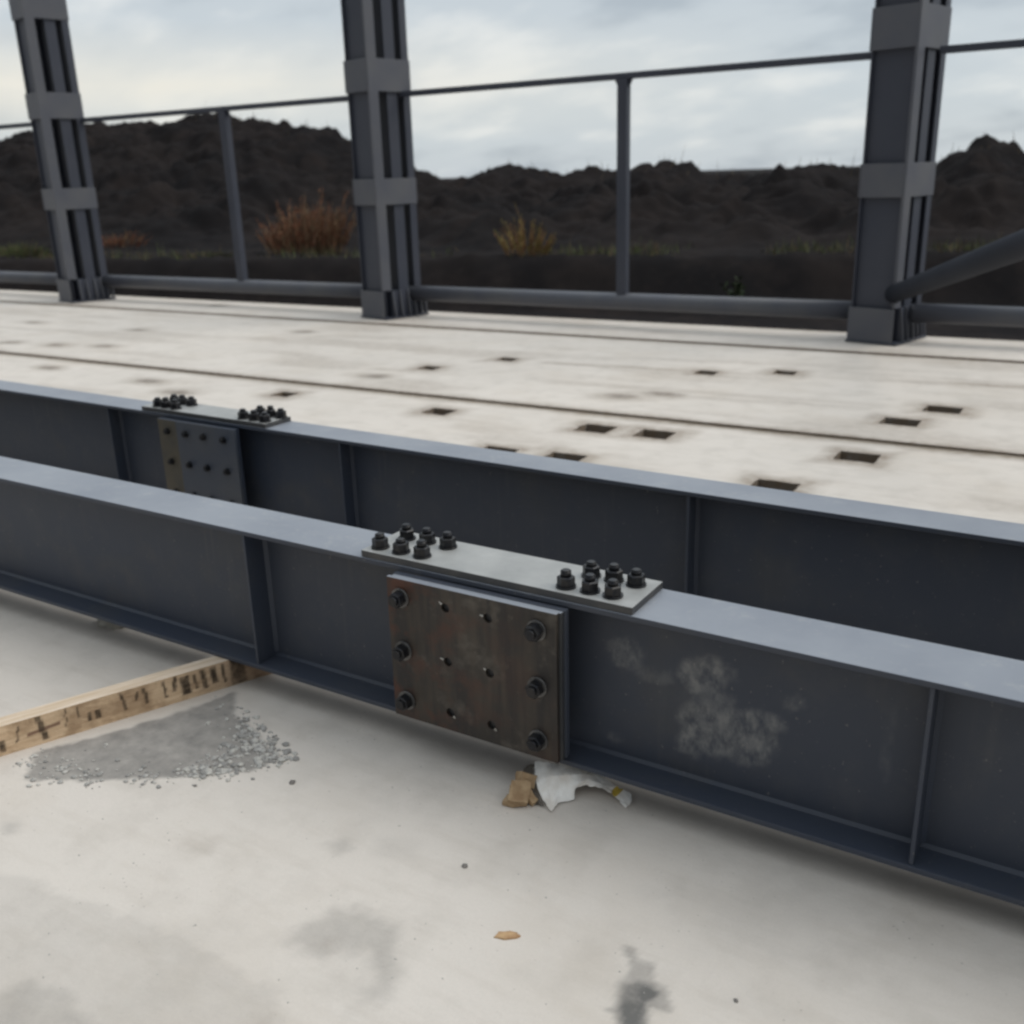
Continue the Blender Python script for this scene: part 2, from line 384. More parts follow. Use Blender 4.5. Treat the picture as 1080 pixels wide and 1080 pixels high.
def floor_strip(y0, y1, x0, x1, step, fine=None):
    holes = [h for h in open_c if y0 < h[2] and h[3] < y1]
    def cuts(a, b, st, extra):
        c = [a + (b - a) * i / max(1, round((b - a) / st)) for i in range(max(1, round((b - a) / st)) + 1)]
        c = [q for q in c if all(abs(q - e) > st * 0.3 for e in extra) or q in (a, b)]
        return sorted(set(c + extra))
    hx = sorted(set([h[0] for h in holes] + [h[1] for h in holes])); hy = sorted(set([h[2] for h in holes] + [h[3] for h in holes]))
    if fine:
        fx0, fx1, fy0, fy1, fs = fine
        xs = cuts(x0, fx0, .5, []) + cuts(fx0, fx1, fs, [])[1:] + cuts(fx1, x1, .3, [])[1:]
        ys = cuts(y0, fy0, .4, []) + cuts(fy0, fy1, fs, [])[1:] + cuts(fy1, y1, .2, [])[1:]
    else:
        xs = cuts(x0, x1, step, hx); ys = cuts(y0, y1, step, hy)
    bm = bmesh.new(); V = {}; grey = []; warm = []
    def vert(x, y, z, tagk):
        k = (x, y, z)
        if k not in V:
            ox = oy = 0.0
            if z == 0:
                for h in holes:
                    onx = min(abs(x - h[0]), abs(x - h[1])) < 1e-6 and h[2] - 1e-6 <= y <= h[3] + 1e-6
                    ony = min(abs(y - h[2]), abs(y - h[3])) < 1e-6 and h[0] - 1e-6 <= x <= h[1] + 1e-6
                    if onx: ox = math.copysign(abs(n3(x * 31, y * 31)) * .028 - .004, x - (h[0] + h[1]) / 2)
                    if ony: oy = math.copysign(abs(n3(x * 31, y * 31, 5)) * .024 - .004, y - (h[2] + h[3]) / 2)
            V[k] = bm.verts.new((x + ox, y + oy, z))
            if z == 0:
                g = stain((x, y), GREY); w = stain((x, y), WARM)
                for h in holes:
                    d = max(h[0] - x, x - h[1], h[2] - y, y - h[3])
                    w = max(w, 0.8 * (1 - sm(0.0, 0.17 + .1 * n3(x * 6, y * 6), max(0, d))))
                for c in shut_c:
                    d = math.hypot((x - c[0]) / 1.9, y - c[1]); w = max(w, 0.65 * (1 - sm(0.03, 0.20 + .1 * n3(x * 4, y * 4), d))); g = max(g, .75 * (1 - sm(.03, .09 + .05 * n3(x * 8, y * 8), d)))
                for (ax, ay), (bx, by), stg in streaks:
                    if y0 > 2.5 and ax - .3 < x < bx + .3:
                        sy = ay + (by - ay) * (x - ax) / (bx - ax)
                        w = max(w, stg * (1 - sm(0.01, .09 + .05 * n3(x, ay), abs(y - sy - .03 * n3(x * .7, ay)))) * sm(-.6, .3, n3(x * .8, ay * 3)))
                e = min(y - y0, y1 - y)
                if y0 > 2.5: w = max(w, 0.85 * (1 - sm(0.0, 0.10 + 0.07 * n3(x * 2.2, y0), e)))
                if y0 > 2.5: w = max(w, 0.30 * sm(.0, .6, fbm(x * .5, y * 2.2, 11)))
            else: g, w = 1.0, 1.0  # pocket walls and slab sides get the full dark tint
            grey.append(g); warm.append(w)
        return V[k]
    for i in range(len(xs) - 1):
        for j in range(len(ys) - 1):
            cx, cy = (xs[i] + xs[i + 1]) / 2, (ys[j] + ys[j + 1]) / 2
            if any(h[0] < cx < h[1] and h[2] < cy < h[3] for h in holes): continue
            bm.faces.new([vert(a, b, 0.0, 0) for a, b in ((xs[i], ys[j]), (xs[i + 1], ys[j]), (xs[i + 1], ys[j + 1]), (xs[i], ys[j + 1]))])
    for h in holes:
        D = -0.30; c = [(h[0], h[2]), (h[1], h[2]), (h[1], h[3]), (h[0], h[3])]
        for q in range(4):
            a, b = c[q], c[(q + 1) % 4]
            bm.faces.new([vert(*a, -0.0001, 1), vert(*b, -0.0001, 1), vert(*b, D, 1), vert(*a, D, 1)])
        f = bm.faces.new([vert(*p, D, 1) for p in c]); f.material_index = 1
    for (a, b) in (((x0, y0), (x1, y0)), ((x1, y1), (x0, y1)), ((x0, y1), (x0, y0)), ((x1, y0), (x1, y1))):
        bm.faces.new([vert(*a, -0.0001, 1), vert(*b, -0.0001, 1), vert(*b, -0.2, 1), vert(*a, -0.2, 1)])
    bmesh.ops.recalc_face_normals(bm, faces=bm.faces)
    me = bpy.data.meshes.new('pavement'); bm.to_mesh(me); bm.free()
    for f in me.polygons:
        if f.normal.z < -0.5: f.flip()
    add_attr(me, 'grey', grey); add_attr(me, 'warm', warm)
    me.materials.append(CONC); me.materials.append(BED)
    o = bpy.data.objects.new('pavement', me); COL.objects.link(o); tag(o, kind='structure'); return o
floor_strip(-8.0, 3.06, -40, 30, .3, fine=(-3.2, 0.35, 0.7, 2.35, 0.011))
floor_strip(3.12, 6.12, -40, 20, .05)
floor_strip(6.215, 9.195, -40, 20, .08)
floor_strip(9.285, 10.38, -40, 20, .08)
mb = MB(); mb.box(-40, 20, 6.1, 6.24, -.3, -.014); mb.box(-40, 20, 9.17, 9.31, -.3, -.014); mb.box(-40, 20, 3.04, 3.14, -.3, -.014)  # mortar strips filling the joints between the slab rows
tag(mb.build('joint_filler', mat('brown_joint_mortar', (0.15, 0.12, 0.088), 0.95, var=(0.24, 0.20, 0.155), vscale=3, bump=0.5)), kind='structure')

# ------------------------------------------------------------------ steel beams
BH, BW, TF, TW = 0.480, 0.194, 0.015, 0.011
def bolt_up(parent, name, x, y, z, ln=0.030, rot=0.0, r=0.0235):
    b = MB()
    b.prism((x, y, z + 0.0005), (0, 0, 1), r * 1.14, .0045, 20)
    b.prism((x, y, z + .005), (0, 0, 1), r, .023, 6, rot); b.prism((x, y, z + .028), (0, 0, 1), r, .003, 6, rot, r * .86)
    b.prism((x, y, z + .031), (0, 0, 1), r * .6, ln - .019, 12); b.prism((x, y, z + .012 + ln), (0, 0, 1), r * .58, .003, 12, 0, r * .42)
    return b.build(name, BOLT, parent)
def bolt_out(parent, x, y, z, rot=0.0):
    b = MB()
    b.prism((x, y - .0065, z), (0, -1, 0), .0235, .022, 6, rot); b.prism((x, y - .0285, z), (0, -1, 0), .0235, .003, 6, rot, .020)
    b.prism((x, y - .0315, z), (0, -1, 0), .0135, .007, 12)
    b.mi = 1; b.prism((x, y - .0008, z), (0, -1, 0), .0285, .0055, 24)
    b.build('bolt', [BOLT, WASHER], parent)
def holed_plate(x0, x1, z0, z1, yf, th, holes, r, xc, zc):
    "plate in the x-z plane, front face at yf, with round bolt holes; xc/zc: cell borders, one hole per cell"
    b = MB(); n = 16; bmv = {}
    def V(x, y, z):
        k = (round(x, 5), round(y, 5), round(z, 5))
        if k not in bmv: bmv[k] = b.bm.verts.new((x, y, z))
        return bmv[k]
    for i in range(len(xc) - 1):
        for j in range(len(zc) - 1):
            a0, a1, c0, c1 = xc[i], xc[i + 1], zc[j], zc[j + 1]
            hs = [h for h in holes if a0 < h[0] < a1 and c0 < h[1] < c1]
            for y in (yf, yf + th):
                if not hs:
                    b.bm.faces.new([V(a0, y, c0), V(a1, y, c0), V(a1, y, c1), V(a0, y, c1)]); continue
                hx, hz = hs[0]
                ring = [V(hx + r * math.cos(t), y, hz + r * math.sin(t)) for t in [math.pi / 4 + 2 * math.pi * q / n for q in range(n)]]
                cs = [V(a1, y, c1), V(a0, y, c1), V(a0, y, c0), V(a1, y, c0)]
                for q in range(4):
                    arc = [ring[(q * 4 + s) % n] for s in range(5)]
                    b.bm.faces.new([cs[q]] + arc + [cs[(q + 1) % 4]])
            if hs:
                hx, hz = hs[0]
                for q in range(n):
                    t0, t1 = math.pi / 4 + 2 * math.pi * q / n, math.pi / 4 + 2 * math.pi * (q + 1) / n
                    b.bm.faces.new([V(hx + r * math.cos(t), y, hz + r * math.sin(t)) for t, y in ((t0, yf), (t1, yf), (t1, yf + th), (t0, yf + th))])
    for i in range(len(xc) - 1):
        for z in (z0, z1): b.bm.faces.new([V(xc[i], yf, z), V(xc[i + 1], yf, z), V(xc[i + 1], yf + th, z), V(xc[i], yf + th, z)])
    for j in range(len(zc) - 1):
        for x in (x0, x1): b.bm.faces.new([V(x, yf, zc[j]), V(x, yf, zc[j + 1]), V(x, yf + th, zc[j + 1]), V(x, yf + th, zc[j])])
    return b
def web_mesh(parent, x0, x1, blobs):
    z0, z1 = TF, BH - TF
    b = MB(); 
    if blobs:
        fx0, fx1, st = min(q[0] - q[2] for q in blobs) - .1, max(q[0] + q[2] for q in blobs) + .1, .012
        xs = [x0] + [fx0 + (fx1 - fx0) * i / round((fx1 - fx0) / st) for i in range(round((fx1 - fx0) / st) + 1)] + [x1]
        zs = [z0 + (z1 - z0) * j / 38 for j in range(39)]
    else: xs, zs = [x0, x1], [z0, z1]
    fr = [[b.bm.verts.new((x, -TW / 2, z)) for z in zs] for x in xs]
    for i in range(len(xs) - 1):
        for j in range(len(zs) - 1): b.bm.faces.new((fr[i][j], fr[i + 1][j], fr[i + 1][j + 1], fr[i][j + 1]))
    b.quad([(x0, TW / 2, z0), (x0, TW / 2, z1), (x1, TW / 2, z1), (x1, TW / 2, z0)])
    for x in (x0, x1): b.quad([(x, -TW / 2, z0), (x, TW / 2, z0), (x, TW / 2, z1), (x, -TW / 2, z1)])
    o = b.build('web', WEBM, parent)
    vals = []
    for v in o.data.vertices:
        s = 0.0
        for cx, cz, rx, rz, st in blobs or []:
            d = math.hypot((v.co.x - cx) / rx, (v.co.z - cz) / rz) + 0.35 * fbm(v.co.x * 16, v.co.z * 16, cx, 3)
            s = max(s, st * (1 - sm(0.6, 1.05, d)))
        vals.append(s if v.co.y < 0 else 0)
    add_attr(o.data, 'smear', vals); return o
def beam(loc, rz, x0, x1, stiff, label, blobs=None, h=BW / 2, tilt=0.0):
    t = empty('steel_beam', loc, rz); t.rotation_euler.y = tilt; tag(t, label, 'steel beam', 'steel I beams lying on the concrete')
    f = MB(); f.box(x0, x1, -h, h, BH - TF, BH)
    top = f.build('top_flange', [PAINT, DUST_SKYLIT], t, bevel=.002)
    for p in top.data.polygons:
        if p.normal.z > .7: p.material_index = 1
    f = MB(); f.box(x0, x1, -h, h, 0, TF); f.build('bottom_flange', PAINT, t, bevel=.002)
    web_mesh(t, x0, x1, blobs)
    for x in stiff:
        for s in (-1, 1):
            f = MB(); ya, yb = sorted((s * (TW / 2 + .0005), s * (h - .006)))
            f.box(x - .005, x + .005, ya, yb, TF + .0005, BH - TF - .0005)
            for q in (-1, 1):   # fillet weld to the web
                f.quad([(x + q * .0052, s * (TW / 2 + .011), TF + .012), (x + q * .0052, s * (TW / 2 + .011), BH - TF - .012), (x + q * .016, s * (TW / 2 + .0004), BH - TF - .012), (x + q * .016, s * (TW / 2 + .0004), TF + .012)])
            f.build('stiffener', PAINT, t, bevel=.0015)
    # weld fillets along the web: part of the look of the web joint
    for z, dz in ((TF, 1), (BH - TF, -1)):
        f = MB()
        f.quad([(x0, -TW / 2 - .0004, z + dz * .009), (x1, -TW / 2 - .0004, z + dz * .009), (x1, -TW / 2 - .009, z + dz * .0005), (x0, -TW / 2 - .009, z + dz * .0005)])
        f.build('weld_seam', PAINT, t)
    return t
def cover_plate(t, x0, x1, cols_l, cols_r, rows, hw=.094, th=.020, seed=1):
    rr = random.Random(seed)
    f = MB(); f.box(x0, x1, -hw, hw, BH + .001, BH + .001 + th)
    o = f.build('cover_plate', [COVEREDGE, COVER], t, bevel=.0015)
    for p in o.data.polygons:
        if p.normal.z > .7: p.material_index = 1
    for cols in (cols_l, cols_r):
        for y, sh in rows:
            for x in cols:
                bolt_up(o, 'bolt', x + sh + rr.uniform(-.003, .003), y + rr.uniform(-.002, .002), BH + .001 + th, .026 + rr.uniform(0, .008), rr.uniform(0, 1))
    # cover plate below the bottom flange
    return o

# near beam: cement smears as ellipses (x, z, rx, rz, strength)
BL = [(x + .02, z - .052, a, b_, s_) for x, z, a, b_, s_ in [(-.985, .375, .07, .05, .75), (-.775, .365, .08, .065, 1.0), (-.745, .315, .06, .04, .7), (-.775, .21, .085, .085, 1.0), (-.66, .215, .085, .085, 1.0), (-.71, .27, .06, .04, .9), (-.63, .285, .07, .03, .8),
      (-.90, .34, .10, .03, .35), (-1.02, .12, .03, .02, .4), (-.55, .35, .03, .025, .5), (-.33, .30, .012, .12, .25)]]
b1 = beam((0, 2.137, .085), -.0099, -9.0, 3.5, (-4.33, -2.245, -.222, 1.8), 'nearest dark grey I beam carrying the rusty brown splice plate, resting on the timber batten', BL, tilt=.005)
cover_plate(b1, -1.764, -.914, (-1.722, -1.648, -1.573), (-1.115, -1.050, -.984), ((-.052, -.003), (.042, .018)), seed=3)
hx = [(-1.592, 1), (-1.442, 0), (-1.306, 0), (-1.157, 1)]; hz = [.087, .245, .407]   # z above the beam's underside
XC, ZC = [-1.638, -1.51, -1.37, -1.23, -1.100], [.030, .166, .326, .462]
YF = -.142
pl = holed_plate(XC[0], XC[-1], ZC[0], ZC[-1], YF, .012, [(x, z) for x, k in hx for z in hz], .0135, XC, ZC).build('splice_plate', [RUSTY, DUST_SKYLIT], b1)
pl['label'] = 'bare rusty brown plate with bolts at both sides and empty holes'
rb = random.Random(5)
for x, k in hx:
    for z in hz:
        if k: bolt_out(pl, x, YF, z, rb.uniform(0, 1))
        else:   # torch-cut burrs: bright curls at the hole rim
            f = MB()
            for q in range(1):
                a = rb.choice((2.4, 2.7, 5.4, 5.7, 5.9)) + rb.uniform(-.2, .2); ln = rb.uniform(.004, .011)
                c = Vector((x + math.cos(a) * .014, YF - .0015, z + math.sin(a) * .014)); d = Vector((math.cos(a), -.25, math.sin(a)))
                f.tube(c, c + d * ln, .0034, 6, .0016)
            f.build('burr', BARE, pl)
f = MB(); f.box(-1.63, -1.093, YF + .0125, YF + .026, .034, .4615)
pk = f.build('packing_plate', [COVEREDGE, DUST_SKYLIT], b1, bevel=.001)
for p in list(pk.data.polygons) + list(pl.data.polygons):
    if p.normal.z > .9 and p.center.z > .45: p.material_index = 1  # plate tops take the pale material, so skylight on them is painted
f = MB(); f.box(-1.634, -1.088, YF + .0265, -.0975, .036, .4635)
f.build('backing_plate', [PAINT, DUST_SKYLIT], b1, bevel=.001)
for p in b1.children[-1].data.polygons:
    if p.normal.z > .7: p.material_index = 1  # backing plate top likewise painted as lit from above

b2 = beam((0, 3.025, .112), -.0326, -22.0, 4.5, (-10.3, -8.7, -7.2, -5.7, -4.18, -2.67, -1.13, .45, 2.0), 'second dark grey I beam behind the nearest one, with a grey splice plate', None, .080)
cover_plate(b2, -3.905, -3.085, (-3.82, -3.757, -3.695), (-3.245, -3.178, -3.115), ((-.045, -.004), (.040, .01)), hw=.078, seed=8)
hx2 = [-3.70, -3.575, -3.455, -3.325]; XC2 = [-3.765, -3.64, -3.515, -3.39, -3.255]; hz2 = [.112, .262, .408]; ZC2 = [.03, .185, .335, .461]
pl2 = holed_plate(XC2[0], XC2[-1], ZC2[0], ZC2[-1], -.106, .012, [(x, z) for x in hx2 for z in hz2], .012, XC2, ZC2).build('splice_plate', GREYPL, b2)
pl2['label'] = 'grey splice plate with ochre stained left strip'
pl2.data.materials.append(OCHRE)
for p in pl2.data.polygons:
    if p.center.x < XC2[1] + .0001 and p.center.y < -.105: p.material_index = 1
for x in hx2:
    for z in hz2:
        f = MB(); f.prism((x, -.1065, z), (0, -1, 0), .0165, .012, 6, .3); f.prism((x, -.1185, z), (0, -1, 0), .0095, .008, 10); f.build('bolt', BOLT, pl2)
f = MB(); f.box(-3.762, -3.25, -.0935, -.0805, .034, .462)
f.build('backing_plate', [PAINT, DUST_SKYLIT], b2, bevel=.001)
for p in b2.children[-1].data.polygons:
    if p.normal.z > .7: p.material_index = 1  # top edge brightened by colour to read as skylit
# low bearers that keep the beams off the floor where the photo hides them
WOOD0 = mat('bearer_wood', (0.30, 0.21, 0.12), 0.8, var=(0.2, 0.13, 0.075), vscale=7, stretch=(1, 1, 6), bump=.2)

# ------------------------------------------------------------------ timber batten under the near beam
def timber():
    a = Vector((-2.695, 1.37, 0)); e = Vector((-2.315, 2.20, 0)); d = (e - a).normalized()
    a = a - d * 1.0; ln = (e - a).length
    nx, nz = 340, 22; hgt = .096; wd = .062
    b = MB()
    fr = [[b.bm.verts.new((ln * i / nx, .0012 * fbm(i * .05, j * .4, 3), hgt * j / nz)) for j in range(nz + 1)] for i in range(nx + 1)]
    for i in range(nx):
        for j in range(nz): b.bm.faces.new((fr[i][j], fr[i + 1][j], fr[i + 1][j + 1], fr[i][j + 1]))
    nf = len(b.bm.verts)
    b.box(0, ln, .0012, wd, 0.0005, hgt - .0005)
    # top and ends close against the sawn face
    o_ = empty('timber_batten', a, math.atan2(d.y, d.x))
    # marks: (distance before the beam end, z0, z1, width, slant, colour)
    def along(u, v): # photo pixel on the face
        P = hit(u, v, 2, .05); return (P - a).dot(d)
    marks = []
    for u, v, z0, z1, w, sl in ((44, 768, .012, .096, .011, -.014), (155, 738, .03, .085, .007, -.004), (130, 742, .03, .092, .006, -.012), (103, 751, .028, .06, .010, .0), (95, 755, .03, .058, .005, .0),
                                (175, 731, .03, .09, .005, -.004), (70, 761, .03, .092, .003, 0), (215, 717, .02, .09, .010, -.006), (196, 724, .02, .085, .018, -.004), (236, 711, .02, .09, .006, -.006), (185, 727, .04, .093, .008, .006), (206, 720, .03, .08, .006, -.006), (226, 714, .03, .09, .012, -.004), (146, 740, .05, .08, .005, .01), (84, 758, .05, .09, .004, 0), (20, 779, .03, .08, .004, .01), (3, 785, .012, .05, .010, 0), (250, 706, .0, .1, .03, 0)):
        marks.append((along(u, v), z0, z1, w, sl))
    c0, c1 = along(30, 776), along(66, 765)
    o = b.build('board', [WOODM, SKYLIT_TOP], o_)
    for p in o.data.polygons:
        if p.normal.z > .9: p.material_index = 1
    mv = []; rv = []
    for i, v in enumerate(o.data.vertices):
        s = r = 0.0
        if i < nf:
            for x, z0, z1, w, sl in marks:
                if z0 < v.co.z < z1:
                    xx = x + sl * (v.co.z - (z0 + z1) / 2) / max(.01, z1 - z0) + .003 * n3(v.co.z * 60, x * 9)
                    s = max(s, 1 - sm(w * .6, w * 1.1, abs(v.co.x - xx)))
            if c0 < v.co.x < c1: r = 1 - sm(.003, .008, abs(v.co.z - .043 - .010 * (v.co.x - c0) / (c1 - c0)))
        mv.append(s); rv.append(max(r, (.75 * sm(ln - .30, ln - .05, v.co.x) * (.6 + .8 * abs(n3(v.co.x * 30, v.co.z * 60)))) if i < nf else 0))  # rust-coloured bar, plus a darker face towards the beam end
    add_attr(o.data, 'mark', mv); add_attr(o.data, 'rust_bar_and_dark_end', rv)
    return tag(o_, 'weathered tan timber batten with dark cross mark lying under the nearest beam', 'timber')
def wood_layers(k, col):
    mp = k.N.new('ShaderNodeMapping'); mp.inputs['Scale'].default_value = (6, 40, 55); k.L.new(k.tc.outputs['Object'], mp.inputs[0])
    g = k.ramp(k.noi(1.0, 4, 0.6, mp.outputs[0]), .35, .7)
    col = k.mixc(k.math('MULTIPLY', g, .55), col, (0.37, 0.24, 0.135))
    bl = k.ramp(k.noi(9, 4, .6), .45, .62)
    col = k.mixc(k.math('MULTIPLY', bl, .7), col, (0.25, 0.16, 0.09))
    brk = k.ramp(k.noi(28, 3, .6), .3, .6)
    col = k.mixc(k.math('MULTIPLY', k.attr('rust_bar_and_dark_end'), .8), col, (0.10, 0.042, 0.028))
    return k.mixc(k.math('MULTIPLY', k.attr('mark'), k.math('ADD', .45, k.math('MULTIPLY', brk, .5)), True), col, (0.03, 0.02, 0.013))
SKYLIT_TOP = mat('skylit_top_wood', (0.62, 0.51, 0.40), 0.8, var=(0.5, 0.38, 0.26), vscale=4, stretch=(1, 12, 12), bump=.2)  # paler wood for the top face, with skylight painted into its colour
WOODM = mat('sawn_tan_wood', (0.60, 0.445, 0.295), 0.8, bump=.25, bscale=60, extra=wood_layers, spec=.3)
timber()

# ------------------------------------------------------------------ columns
def column(x, y, rz, label):
    """built-up column: front chord and rear chord of I section (flanges facing sideways), side battens, gusseted foot"""
    w, d, hh = .44, .61, 6.2
    t = empty('steel_column', (x, y, 0), rz); tag(t, label, 'column', 'dark grey steel columns along the far floor edge')
    # local: x 0..w (front face), y 0..d
    f = MB(); f.box(w - .028, w, .0, .13, .34, hh); f.build('front_flange', COLLAR, t)  # lighter material here stands in for sun on the right-hand flange
    f = MB(); f.box(.012, .028, .02, .13, .02, hh); f.box(.0285, w - .0285, .055, .067, .02, hh); f.build('front_chord', COLP, t)
    f = MB(); f.box(.03, .045, .27, .42, .02, hh); f.box(w - .045, w - .03, .27, .42, .02, hh); f.box(.0455, w - .0455, .34, .352, .02, hh); f.build('middle_chord', COLP, t)
    f = MB(); f.box(.012, w - .012, d - .03, d - .012, .02, hh); f.box(.012, .024, d - .11, d - .0305, .02, hh); f.box(w - .024, w - .012, d - .11, d - .0305, .02, hh); f.build('rear_chord', COLP, t)
    for z0, z1 in ((1.31, 1.60), (2.53, 2.87), (3.80, 4.12), (5.1, 5.4)):
        f = MB()
        f.box(0.002, .0115, .0, d, z0, z1); f.box(w - .0115, w - .004, .131, d, z0, z1); f.box(.012, w - .029, .004, .015, z0, z1); f.box(.0115, w - .0115, d - .011, d, z0, z1)
        f.build('batten', COLLAR, t, bevel=.002)
    f = MB(); f.box(-.012, w + .05, -.012, d + .04, 0.004, .024); f.build('base_plate', COLP, t, bevel=.002)
    f = MB(); f.box(0, w, -.001, .0105, .0245, .33); f.build('foot_plate', COLLAR, t)
    for yy in (.14, .25, .37, .46, .55, .62):
        f = MB()
        b0 = [f.bm.verts.new(p) for p in ((w - .012, yy, .0245), (w + .045, yy, .0245), (w + .045, yy, .06), (w + .004, yy, .33), (w - .012, yy, .33))]
        b1_ = [f.bm.verts.new(p) for p in ((w - .012, yy + .014, .0245), (w + .045, yy + .014, .0245), (w + .045, yy + .014, .06), (w + .004, yy + .014, .33), (w - .012, yy + .014, .33))]
        f.bm.faces.new(b0); f.bm.faces.new(b1_[::-1])
        for q in range(5): f.bm.faces.new((b0[q], b0[(q + 1) % 5], b1_[(q + 1) % 5], b1_[q]))
        f.build('foot_gusset', COLLAR, t)
    f = MB(); f.box(.05, w - .013, .135, d - .04, .0245, .325); f.build('foot_core', COLP, t)
    return t
CRZ = math.radians(-14)
column(-13.60, 9.54, CRZ, 'steel column farthest left, leaning out of the picture beside the green grass patch')
column(-7.90, 9.62, CRZ, 'middle steel column standing between the orange bush and the yellow bush')
column(-2.17, 9.80, CRZ, 'steel column at the right with the sloping round brace at its foot')

# ------------------------------------------------------------------ girts between the columns
def girt(x0, x1, posts, label):
    t = empty('girt_frame', ((x0 + x1) / 2, 10.0, 0)); tag(t, label, 'railing frame', 'horizontal steel rails between the columns')
    cx = (x0 + x1) / 2
    f = MB(); f.box(x0 - cx, x1 - cx, -.03, .03, 2.48, 2.542); f.build('top_rail', COLP, t, bevel=.006)
    f = MB(); f.tube((x0 - cx, 0, .27), (x1 - cx, 0, .27), .088, 28); f.build('bottom_rail', COLLAR, t)
    for x in posts:
        f = MB(); f.box(x - cx - .055, x - cx + .055, -.05, .05, .35, 2.4795); f.build('post', COLP, t, bevel=.006)
        for s in (-1, 1):
            f = MB()
            v = [f.bm.verts.new(p) for p in ((x - cx + s * .0555, -.006, 2.479), (x - cx + s * .10, -.006, 2.479), (x - cx + s * .0555, -.006, 2.40))]
            u = [f.bm.verts.new((q.co.x, .006, q.co.z)) for q in v]
            f.bm.faces.new(v); f.bm.faces.new(u[::-1])
            for q in range(3): f.bm.faces.new((v[q], v[(q + 1) % 3], u[(q + 1) % 3], u[q]))
            f.build('gusset', COLP, t)
girt(-19.0, -13.45, (), 'rails left of the farthest left column, running out of the picture')
girt(-13.13, -7.80, (-10.24,), 'rails and thin post between left and middle columns, in front of the orange bush')
girt(-7.43, -2.07, (-4.60,), 'rails and thin post between middle and right columns, in front of the yellow bush')
girt(-1.62, 3.6, (), 'rails right of the right column, running behind the sloping brace')

# sloping round brace
p0 = hit(938, 312, 1, 9.92); p1 = hit(1090, 254, 1, 6.3); dd = (p1 - p0).normalized()
t = empty('round_brace', p0)
f = MB(); f.tube(dd * .22, dd * 13.5, .082, 28); f.build('tube', BRACEP, t)
f = MB(); f.tube(dd * .02, dd * .2195, .05, 20, .082); f.build('tapered_end', BRACEP, t)
tag(t, 'dark round tube brace rising to the right from the foot of the right column', 'brace')

# ------------------------------------------------------------------ torn paper under the splice plate
PAPER = mat('white_bag_paper', (0.86, 0.83, 0.78), 0.75, var=(0.68, 0.62, 0.55), vscale=14, bump=.25, bscale=30)
CARD = mat('brown_card', (0.40, 0.28, 0.16), 0.85, var=(0.27, 0.17, 0.09), vscale=25, bump=.3)
YEL = mat('yellow_print', (0.50, 0.35, 0.05), 0.7)
INK = mat('dark_print', (0.05, 0.045, 0.04), 0.7)
def sheet(rows, name, mt, parent, sub=5, th=.0012, mi=None, crease=.006, torn=.004):
    "torn, creased sheet through a coarse grid of 3D points"
    b = MB(); nr, nc = len(rows) - 1, len(rows[0]) - 1; V = []
    for i in range(nr * sub + 1):
        line = []
        for j in range(nc * sub + 1):
            u, v = i / sub, j / sub; i0, j0 = min(int(u), nr - 1), min(int(v), nc - 1); fu, fv = u - i0, v - j0
            P = [Vector(rows[i0 + p][j0 + q]) for p, q in ((0, 0), (1, 0), (0, 1), (1, 1))]
            p = P[0].lerp(P[1], fu).lerp(P[2].lerp(P[3], fu), fv)
            c = abs(n3(p.x * 26 + p.y * 11, p.y * 26 - p.z * 9, 3)) * 1.6 - .4 + .5 * abs(n3(p.x * 60, p.y * 60, p.z * 60))
            p = p + Vector((.4, -.6, .7)) * crease * c
            if i in (0, nr * sub) or j in (0, nc * sub): p = p + Vector((n3(p.x * 90, p.y * 90, 1), n3(p.x * 90, p.y * 90, 2), n3(p.x * 90, p.z * 90, 3))) * torn
            p.z = max(p.z, .0015); line.append(b.bm.verts.new(p))
        V.append(line)
    for i in range(len(V) - 1):
        for j in range(len(V[0]) - 1):
            f = b.bm.faces.new((V[i][j], V[i + 1][j], V[i + 1][j + 1], V[i][j + 1]))
            if mi: f.material_index = mi(i // sub, j // sub)
    o = b.build(name, mt, parent)
    md = o.modifiers.new('solid', 'SOLIDIFY'); md.thickness = th
    return o
pc = gp(580, 840)
t = empty('torn_paper', (pc.x + .004, pc.y - .016, 0)); tag(t, 'crumpled torn white paper with brown card on the floor below the rusty splice plate', 'paper scrap')
def rel(u, v, z): 
    p = gp(u, v, z); return (p.x - pc.x, p.y - pc.y, p.z)
rows = [[rel(583, 853, .002), rel(572, 836, .018), rel(566, 818, .042), rel(566, 799, .068)],
        [rel(590, 843, .006), rel(586, 828, .030), rel(584, 815, .056), rel(583, 802, .068)],
        [rel(607, 840, .003), rel(604, 826, .036), rel(602, 814, .058), rel(602, 803, .066)],
        [rel(606, 829, .028), rel(612, 822, .046), rel(616, 813, .056), rel(620, 806, .060)],
        [rel(616, 824, .036), rel(622, 819, .046), rel(626, 815, .050), rel(630, 811, .050)],
        [rel(637, 828, .030), rel(639, 825, .033), rel(640, 821, .036), rel(641, 818, .038)],
        [rel(645, 833, .018), rel(647, 830, .021), rel(649, 828, .024), rel(651, 826, .026)]]
sheet(rows, 'white_sheet', PAPER, t)
rows = [[rel(645, 833.5, .0175), rel(648, 830, .021), rel(651, 826, .026)],
        [rel(649, 836, .014), rel(652, 832, .017), rel(655, 828, .022)],
        [rel(651, 837, .012), rel(655, 833, .016), rel(659, 829, .02)],
        [rel(659, 846, .004), rel(663, 840, .007), rel(668, 835, .010)],
        [rel(662, 849, .002), rel(665, 846, .003), rel(667, 841, .005)]]
sheet(rows, 'printed_tail', [PAPER, YEL, INK], t, mi=lambda i, j: 1 if i < 2 else 0)
